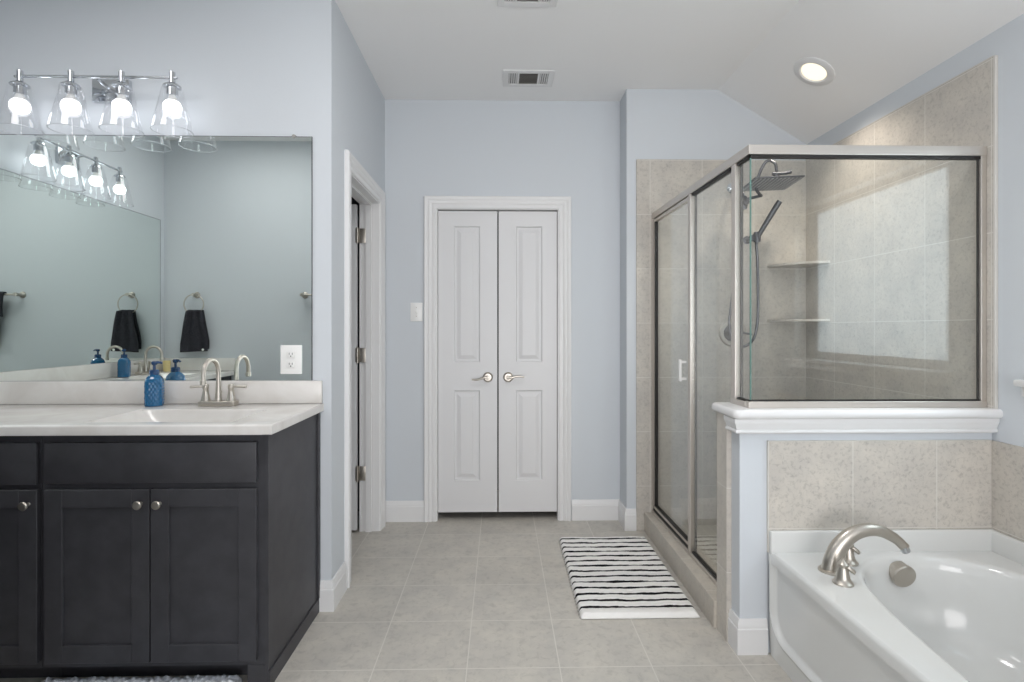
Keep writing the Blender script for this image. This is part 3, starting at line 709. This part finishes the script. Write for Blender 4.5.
ang = math.atan((ZC-ZR)/(XR-XK))
RL = Matrix.Translation((1.662, 2.802, ZC-(1.662-XK)*math.tan(ang))) @ Matrix.Rotation(ang, 4, 'Y') @ Matrix.Rotation(PI, 4, 'X')
cl = thing('recessed_light', 'round warm recessed light in the sloped ceiling above the shower', 'ceiling light', tuple(RL.translation))
obj('trim_ring', MB().lathe([(.064, -.004), (.066, .003), (.072, .009), (.098, .008), (.106, .003), (.107, -.002)], mtx=RL, n=48, caps=False), 'trim', cl)
obj('lens', MB().lathe([(.066, -.002), (.064, .003), (.04, .0055), (0, .0065)], mtx=RL, n=40), 'can', cl)
sl = bpy.data.lights.new('can_beam', 'SPOT'); sl.energy = 50; sl.color = (1.0, 0.90, 0.79); sl.spot_size = 2.05; sl.spot_blend = 0.9; sl.shadow_soft_size = 0.05
so_ = bpy.data.objects.new('can_beam', sl); COL.objects.link(so_); so_.location = RL @ Vector((0, 0, .03))

# ------------------------------------------------------------------ shower enclosure
EX, EY, EZ0, EZ1 = 0.985, 2.102, 0.966, 2.014
se = thing('shower_enclosure', 'framed glass shower enclosure standing on the half wall and curb', 'shower enclosure', (EX, EY, 0))
rotz = math.radians(1.15)
def side(name, mb, material, parent=None, smooth=0):
    o = obj(name, mb, material, parent or se, smooth, local=True)
    if parent is None: o.rotation_euler = (0, 0, rotz)
    return o
L_ = YS-.012-EY-.001
xr = XR-.013-EX
# header and front frame
side('header_side', B(0, .034, 0, L_, EZ1-.038, EZ1, .002).box(.034, .037, .02, L_, EZ1-.030, EZ1-.004), 'alu')
obj('header_front', B(0, xr, 0, .034, EZ1-.038, EZ1, .002), 'alu', se, smooth=0, local=True)
obj('sill_rail', B(.0, xr, 0, .032, EZ0, EZ0+.026, .002), 'alu', se, smooth=0, local=True)
obj('wall_channel', B(xr-.022, xr, .003, .030, EZ0+.026, EZ1-.038, .001), 'alu', se, smooth=0, local=True)
obj('front_gasket', B(.012, xr-.022, .008, .024, EZ0+.026, EZ0+.032).box(.012, xr-.022, .006, .026, EZ1-.050, EZ1-.038).box(xr-.028, xr-.022, .013, .019, EZ0+.032, EZ1-.050), 'gasket', se, smooth=0, local=True)
obj('front_glass', B(.016, xr-.024, .012, .020, EZ0+.028, EZ1-.042), 'shower_glass', se, smooth=0, local=True)
obj('glass_edge', B(.0125, .0158, .0115, .0205, EZ0+.028, EZ1-.042), 'edge', se, smooth=0, local=True)
side('return_glass', B(.013, .020, .022, .118, EZ0+.028, EZ1-.042), 'shower_glass')
side('return_rail', B(.0, .032, .032, .165, EZ0, EZ0+.022, .002), 'alu')
for za, zb in ((EZ0+.022, EZ0+.030), (EZ1-.050, EZ1-.038)): side('return_gasket', B(.008, .024, .026, .118, za, zb), 'gasket')
zc = 0.118
# post standing at the end of the half wall
side('corner_post', B(.001, .032, .122, .158, EZ0+.022, EZ1-.038, .002), 'alu')
side('post_gasket', B(.022, .032, .113, .122, EZ0+.024, EZ1-.040), 'gasket')
# inline panel between post and door
side('curb_track', B(-.002, .034, .170, L_, zc, zc+.018, .002), 'alu')
side('half_wall_channel', B(.004, .030, .170, .186, zc+.018, EZ0-.040), 'alu')
side('inline_glass', B(.013, .020, .162, .618, zc+.024, EZ1-.042), 'shower_glass')
for za, zb in ((zc+.018, zc+.027), (EZ1-.052, EZ1-.038)): side('inline_gasket', B(.006, .026, .186, .612, za, zb), 'gasket')
side('strike_post', B(.0, .033, .622, .655, zc+.018, EZ1-.038, .002), 'alu')
side('strike_gasket', B(.023, .033, .613, .622, zc+.020, EZ1-.040), 'gasket')
dr = side('shower_door', B(.014, .020, .672, L_-.046, zc+.050, EZ1-.060), 'shower_glass')
side('door_frame', B(.006, .028, .660, .672, zc+.034, EZ1-.044, .001).box(.006, .028, L_-.046, L_-.026, zc+.034, EZ1-.044, .001).box(.006, .028, .672, L_-.046, zc+.034, zc+.054, .001).box(.006, .028, .672, L_-.046, EZ1-.062, EZ1-.044, .001), 'alu', dr)
side('door_gasket', B(.003, .024, .672, L_-.046, zc+.054, zc+.062).box(.003, .024, .660, L_-.026, zc+.020, zc+.033).box(.003, .024, L_-.056, L_-.048, zc+.062, EZ1-.062).box(.023, .033, L_-.024, L_-.016, zc+.02, EZ1-.04), 'gasket', dr)
side('door_handle', B(-.030, -.018, .690, .712, 1.005, 1.120, .003).box(-.020, .008, .695, .707, 1.012, 1.024).box(-.020, .008, .695, .707, 1.101, 1.113), 'plate', dr)
side('wall_jamb', B(.0, .033, L_-.014, L_, zc+.018, EZ1-.038, .001), 'alu')

# ------------------------------------------------------------------ shower fittings
yb = YS-.012
sh = thing('overhead_shower', 'dark square rain shower head on a curved arm inside the shower', 'shower head', (1.472, yb, 2.177))
obj('escutcheon', MB().lathe([(.032, 0), (.032, .004), (.022, .012), (.012, .018)], (1.472, yb, 2.177), '-Y', 24), 'chrome', sh)
obj('arm', MB().tube(smooth_path([(1.472, yb-.01, 2.177), (1.470, yb-.09, 2.165), (1.470, yb-.15, 2.12), (1.470, yb-.165, 2.085)], 5), .011, 14), 'chrome', sh)
obj('diverter', MB().lathe([(0, -.05), (.022, -.048), (.026, -.03), (.026, .02), (.018, .032), (0, .034)], (1.470, yb-.165, 2.055), 'Z', 20).lathe([(.012, 0), (.012, .035), (.016, .037), (.016, .052), (0, .055)], (1.470, yb-.165, 2.04), '-Y', 16).tube([(1.47, yb-.165, 2.06), (1.50, yb-.20, 2.066), (1.545, yb-.25, 2.07)], .009, 10), 'gunmetal', sh)
obj('gooseneck', MB().tube(smooth_path([(1.540, yb-.245, 2.068), (1.500, yb-.27, 2.11), (1.515, yb-.29, 2.20), (1.545, yb-.31, 2.255), (1.580, yb-.33, 2.235), (1.588, yb-.335, 2.185)], 6), .0085, 12), 'gunmetal', sh)
HM = Matrix.Translation((1.548, 3.035, 2.110)) @ Matrix.Rotation(math.radians(-8), 4, 'Z')
hd = obj('rain_plate', B(-.130, .130, -.145, .145, 0, .008, .003, mtx=HM).lathe([(.030, .008), (.028, .020), (.016, .030), (.016, .055), (0, .057)], mtx=Matrix.Translation((1.585, 3.04, 2.11)), n=20).tube([(1.56, 3.04, 2.172), (1.63, 3.03, 2.172), (1.66, 3.02, 2.180)], [.010, .009, .011], 10), 'gunmetal', sh)
nz = MB()
for i in range(12):
    for j in range(12):
        nz.lathe([(.0068, 0), (.0058, -.003), (0, -.0035)], n=8, mtx=HM @ Matrix.Translation((-.115+.0209*i, -.127+.0231*j, 0)))
o = obj('nozzles', nz, M['nozzle'], hd); o['kind'] = 'stuff'
hs = thing('hand_shower', 'dark stick hand shower in its wall holder below the rain head', 'hand shower', (1.585, yb, 1.84))
obj('holder', MB().lathe([(.026, 0), (.026, .006), (.014, .010), (.014, .05), (.020, .054), (.020, .10), (0, .104)], (1.570, yb, 1.848), '-Y', 18).lathe([(.020, -.03), (.022, -.02), (.022, .02), (.018, .032), (0, .034)], (1.592, yb-.09, 1.85), 'Z', 16), 'gunmetal', hs)
obj('wand', MB().tube(smooth_path([(1.590, yb-.085, 1.805), (1.594, yb-.095, 1.845), (1.620, yb-.12, 1.91), (1.655, yb-.15, 1.985), (1.688, yb-.18, 2.055)], 4), [.010, .010, .011, .012, .0125, .013, .0135, .0145, .015, .0155, .016, .0165, .017, .017, .017, .017, .0165], 14), 'gunmetal', hs)
obj('hose', MB().tube(smooth_path([(1.590, yb-.085, 1.81), (1.600, yb-.08, 1.70), (1.603, yb-.08, 1.52), (1.600, yb-.08, 1.33), (1.575, yb-.08, 1.22), (1.510, yb-.085, 1.172), (1.445, yb-.09, 1.205), (1.418, yb-.09, 1.31), (1.432, yb-.095, 1.46), (1.458, yb-.12, 1.77), (1.470, yb-.155, 2.01)], 7), .0085, 10), 'gunmetal', hs)
va = thing('shower_valve', 'round nickel shower valve with a lever on the tiled back wall', 'shower valve', (1.478, yb, 1.256))
obj('valve_plate', MB().lathe([(.088, 0), (.088, .004), (.080, .010), (.060, .010), (.056, .006), (.0, .006)], (1.478, yb, 1.256), '-Y', 48), 'nickel', va)
obj('valve_knob', MB().lathe([(.052, .006), (.050, .022), (.034, .040), (.026, .060), (0, .064)], (1.468, yb, 1.256), '-Y', 32), 'gunmetal', va)
obj('lever', MB().tube([(1.468, yb-.052, 1.256), (1.52, yb-.058, 1.258), (1.575, yb-.056, 1.247)], [.009, .007, .006], 10), 'gunmetal', va)
for z, lb in ((1.672, 'upper'), (1.327, 'lower')):
    n = 16; R_ = .25; cx_, cy_ = XR-.012, yb
    poly = [(cx_, cy_), (cx_-R_, cy_)] + [(cx_-R_*math.cos(PI/2*i/n), cy_-R_*math.sin(PI/2*i/n)) for i in range(1, n+1)]
    tag(obj('corner_shelf', MB().prism(poly, 'Z', z, z+.014), 'tile_back', smooth=30), lb+' stone corner shelf in the back corner of the shower', 'shelf', 'shower corner shelves')

# ------------------------------------------------------------------ bathtub
TX0, TX1, TY0, TY1, TZ = 1.054, XR-.0125, 0.46, HY0-.0125, 0.408
bt = thing('bathtub', 'white alcove bathtub with an oval basin in the right corner', 'bathtub', (1.5, 1.3, 0))
ol = [(1.160, 1.25), (1.180, 1.45), (1.210, 1.66), (1.258, 1.83), (1.33, 1.945), (1.43, 2.015), (1.55, 2.045), (1.66, 2.035), (1.76, 1.985), (1.845, 1.87), (1.885, 1.68), (1.893, 1.40), (1.893, 1.10), (1.88, .88), (1.82, .70), (1.70, .595), (1.52, .56), (1.34, .60), (1.22, .71), (1.170, .88), (1.156, 1.06)]
outl = [p for p in smooth_path([(x, y, 0) for x, y in ol], 5, closed=True)]
cx_, cy_ = 1.515, 1.32
b = bmesh.new()
def ray_rect(p):
    dx, dy = p.x-cx_, p.y-cy_; ts = []
    if dx > 1e-9: ts.append((TX1-.018-cx_)/dx)
    if dx < -1e-9: ts.append((TX0+.012-cx_)/dx)
    if dy > 1e-9: ts.append((TY1-.018-cy_)/dy)
    if dy < -1e-9: ts.append((TY0+.012-cy_)/dy)
    t = min(ts); return (cx_+dx*t, cy_+dy*t)
outer = [list(ray_rect(p)) for p in outl]
for cxr in (TX0+.012, TX1-.018):            # snap the nearest sample to each deck corner
    for cyr in (TY0+.012, TY1-.018):
        i = min(range(len(outer)), key=lambda k: (outer[k][0]-cxr)**2+(outer[k][1]-cyr)**2); outer[i] = [cxr, cyr]
rings = []
rings.append([b.verts.new((x, y, TZ)) for x, y in outer])
prof = [(1.03, 0.0), (1.0, -.002), (.985, -.008), (.972, -.022), (.965, -.05), (.945, -.15), (.91, -.25), (.86, -.305), (.76, -.335), (.5, -.345), (.2, -.350)]
for s, dz in prof:
    rings.append([b.verts.new((cx_+(p.x-cx_)*s, cy_+(p.y-cy_)*s, TZ+dz)) for p in outl])
n = len(outl)
for A, C in zip(rings[:-1], rings[1:]):
    for i in range(n): b.faces.new((A[i], A[(i+1) % n], C[(i+1) % n], C[i]))
b.faces.new(rings[-1])
bmesh.ops.recalc_face_normals(b, faces=b.faces[:])
if sum(f.normal.z for f in b.faces) < 0: bmesh.ops.reverse_faces(b, faces=b.faces[:])
tubm = MB().merge(b)
# rolled front rim and tiling flange
tubm.prism([(TX0+.013, TZ), (TX0+.005, TZ-.002), (TX0, TZ-.010), (TX0, TZ-.040), (TX0+.013, TZ-.040)], 'Y', TY0, TY1)
tubm.box(TX0, TX1, TY0, TY0+.013, TZ-.05, TZ, .004)
tubm.box(TX0+.001, TX1, TY1-.019, TY1, TZ-.02, 0.490, .005, 3).box(TX1-.019, TX1, TY0, TY1-.01, TZ-.02, 0.490, .005, 3)
obj('tub_shell', tubm, 'tub', bt, smooth=50)
def apron(u, v):
    y = TY0 + u*(TY1-TY0); z = v*(TZ-.020)
    # inset distance from the recessed panel border (rounded rectangle)
    x0, x1, z0, z1, rr = TY0+.05, TY1-.018, .095, TZ+.10, .10
    dx = max(x0+rr-y, y-(x1-rr), 0); dz = max(z0+rr-z, z-(z1-rr), 0)
    sd = rr - math.hypot(dx, dz) if (dx > 0 or dz > 0) else rr
    if dx > 0 and dz == 0: sd = rr-dx
    t = max(0, min(1, (sd+.004)/.016)); t = t*t*(3-2*t)
    lip = math.exp(-((sd+.006)/.008)**2)*.007
    return (TX0+.004 + .014*t - lip + (.0 if z > .09 else (.09-z)*.05), y, z)
obj('apron', MB().grid(apron, 200, 70), 'tub', bt, smooth=70)
kn = obj('overflow_cap', MB().lathe([(.040, -.02), (.041, .006), (.044, .009), (.044, .019), (.041, .023), (0, .025)], mtx=Matrix.Translation((1.520, 2.000, 0.352)) @ Matrix.Rotation(math.radians(12), 4, 'X') @ Matrix.Rotation(PI/2, 4, 'X'), n=40), 'nickel', bt)
obj('tub_drain', MB().lathe([(0, .005), (.03, .004), (.034, .001), (.034, -.004)], (1.52, 1.70, TZ-.344), 'Z', 24), 'nickel', bt)

tf = thing('tub_faucet', 'brushed nickel arched spout with two handles on the tub deck', 'faucet', (1.2, 1.90, TZ))
pts = smooth_path([(1.195, 1.905, TZ+.002), (1.203, 1.905, .455), (1.225, 1.905, .498), (1.263, 1.904, .536), (1.315, 1.902, .556), (1.368, 1.900, .553), (1.420, 1.897, .527), (1.456, 1.895, .494)], 5)
n = len(pts)
obj('spout', MB().tube(pts, [.036 - .019*min(1, (i/n)*1.15) for i in range(n)], 20, flat=.82), 'nickel', tf)
obj('spout_base', MB().lathe([(.044, 0), (.044, .004), (.038, .008), (.030, .010)], (1.195, 1.905, TZ), 'Z', 28), 'nickel', tf)
obj('aerator', MB().tube([(1.449, 1.8955, .499), (1.460, 1.895, .480)], .0145, 16), 'chrome', tf)
for (x, y) in ((1.176, 1.812), (1.300, 1.972)):
    h = obj('handle', MB().lathe([(.033, 0), (.033, .005), (.026, .012), (.022, .020), (.017, .045), (.013, .056), (.017, .060), (.018, .068), (.010, .076), (.006, .084), (0, .086)], (x, y, TZ), 'Z', 26), 'nickel', tf)
    obj('lever', MB().tube([(x, y, TZ+.064), (x+.012, y-.008, TZ+.058), (x+.026, y-.012, TZ+.046), (x+.032, y-.014, TZ+.040)], [.008, .0075, .008, .006], 12), 'nickel', h)

# ------------------------------------------------------------------ mats
def mat_striped():
    x0, x1, y0, y1 = 0.355, 0.880, 2.352, 3.236
    W_, Lm = x1-x0, y1-y0; N = 14.6; per = Lm/N
    nu, nv = 150, 520
    b = bmesh.new(); lay = None; V = []; yarn = []
    rnd = random.Random(3); ph = [rnd.random()*6.28 for _ in range(40)]
    for i in range(nu):
        row = []
        for j in range(nv):
            u, v = i/(nu-1), j/(nv-1)
            x, y = u*W_, v*Lm
            k0 = int(v*N*2.5)
            wob = .0035*math.sin(x*17+ph[int(v*N) % 40]) + .002*math.sin(x*53+ph[(int(v*N)+7) % 40])
            t = ((y+wob)/per - .95) % 1.0
            if y < per*.95 and y < per*.9: t = .5 if y > per*.1 else .5
            dark = 1.0 if (t < .10 or t > .90) and y > per*.7 and y < Lm-per*.12 else 0.0
            if t < .10 or t > .90: h = .0215
            else:
                q = (t-.10)/.80; h = .013+.010*abs(math.sin(q*2*PI))**.6
            if y < per*.85: h = .018+.004*math.sin(y/per*PI)
            ed = min(u*W_, (1-u)*W_, y, Lm-y); h *= min(1, (max(0, ed)/.012))**.5
            h += .0012*math.sin(x*420+j)*math.sin(j*2.1+i)
            ex = .004*math.sin(v*N*2*PI*2.0+1) * (1 if u in (0, 1) else 0)
            row.append(b.verts.new((x0+x+ex, y0+y, max(.0015, h)))); yarn.append(dark)
        V.append(row)
    for i in range(nu-1):
        for j in range(nv-1): b.faces.new((V[i][j], V[i+1][j], V[i+1][j+1], V[i][j+1]))
    b.verts.index_update()
    mb = MB(); me = bpy.data.meshes.new('bath_mat'); b.to_mesh(me); b.free()
    a = me.attributes.new('yarn', 'FLOAT', 'POINT'); a.data.foreach_set('value', yarn)
    me.transform(Matrix.Translation((-(x0+x1)/2, -(y0+y1)/2, 0))); me.materials.append(M['striped']); me.shade_smooth()
    o = bpy.data.objects.new('bath_mat', me); COL.objects.link(o); o.location = ((x0+x1)/2, (y0+y1)/2, 0)
    md = o.modifiers.new('back', 'SOLIDIFY'); md.thickness = .003; md.offset = 1
    return o
tag(mat_striped(), 'black and white striped tufted bath mat beside the shower curb', 'bath mat')
rnd = random.Random(11)
cells = [[(rnd.random(), rnd.random()) for _ in range(40)] for _ in range(40)]
def shag(u, v):
    x, y = u*.70, v*.46; h = .026
    gx, gy = u*34, v*22
    best = 9
    for a in (-1, 0, 1):
        for c in (-1, 0, 1):
            ix, iy = int(gx)+a, int(gy)+c
            jx, jy = cells[ix % 40][iy % 40]
            best = min(best, math.hypot(gx-ix-jx, gy-iy-jy))
    h += .016*(1-min(1, best))
    ed = min(x, .70-x, y, .46-y); h *= min(1, max(0, ed)/.02)**.5
    return (-1.635+x, 1.505+y, max(.001, h))
tag(obj('bath_mat', MB().grid(shag, 180, 120), 'shag', smooth=80), 'pale grey shaggy mat on the floor against the black sink cabinet', 'bath mat')
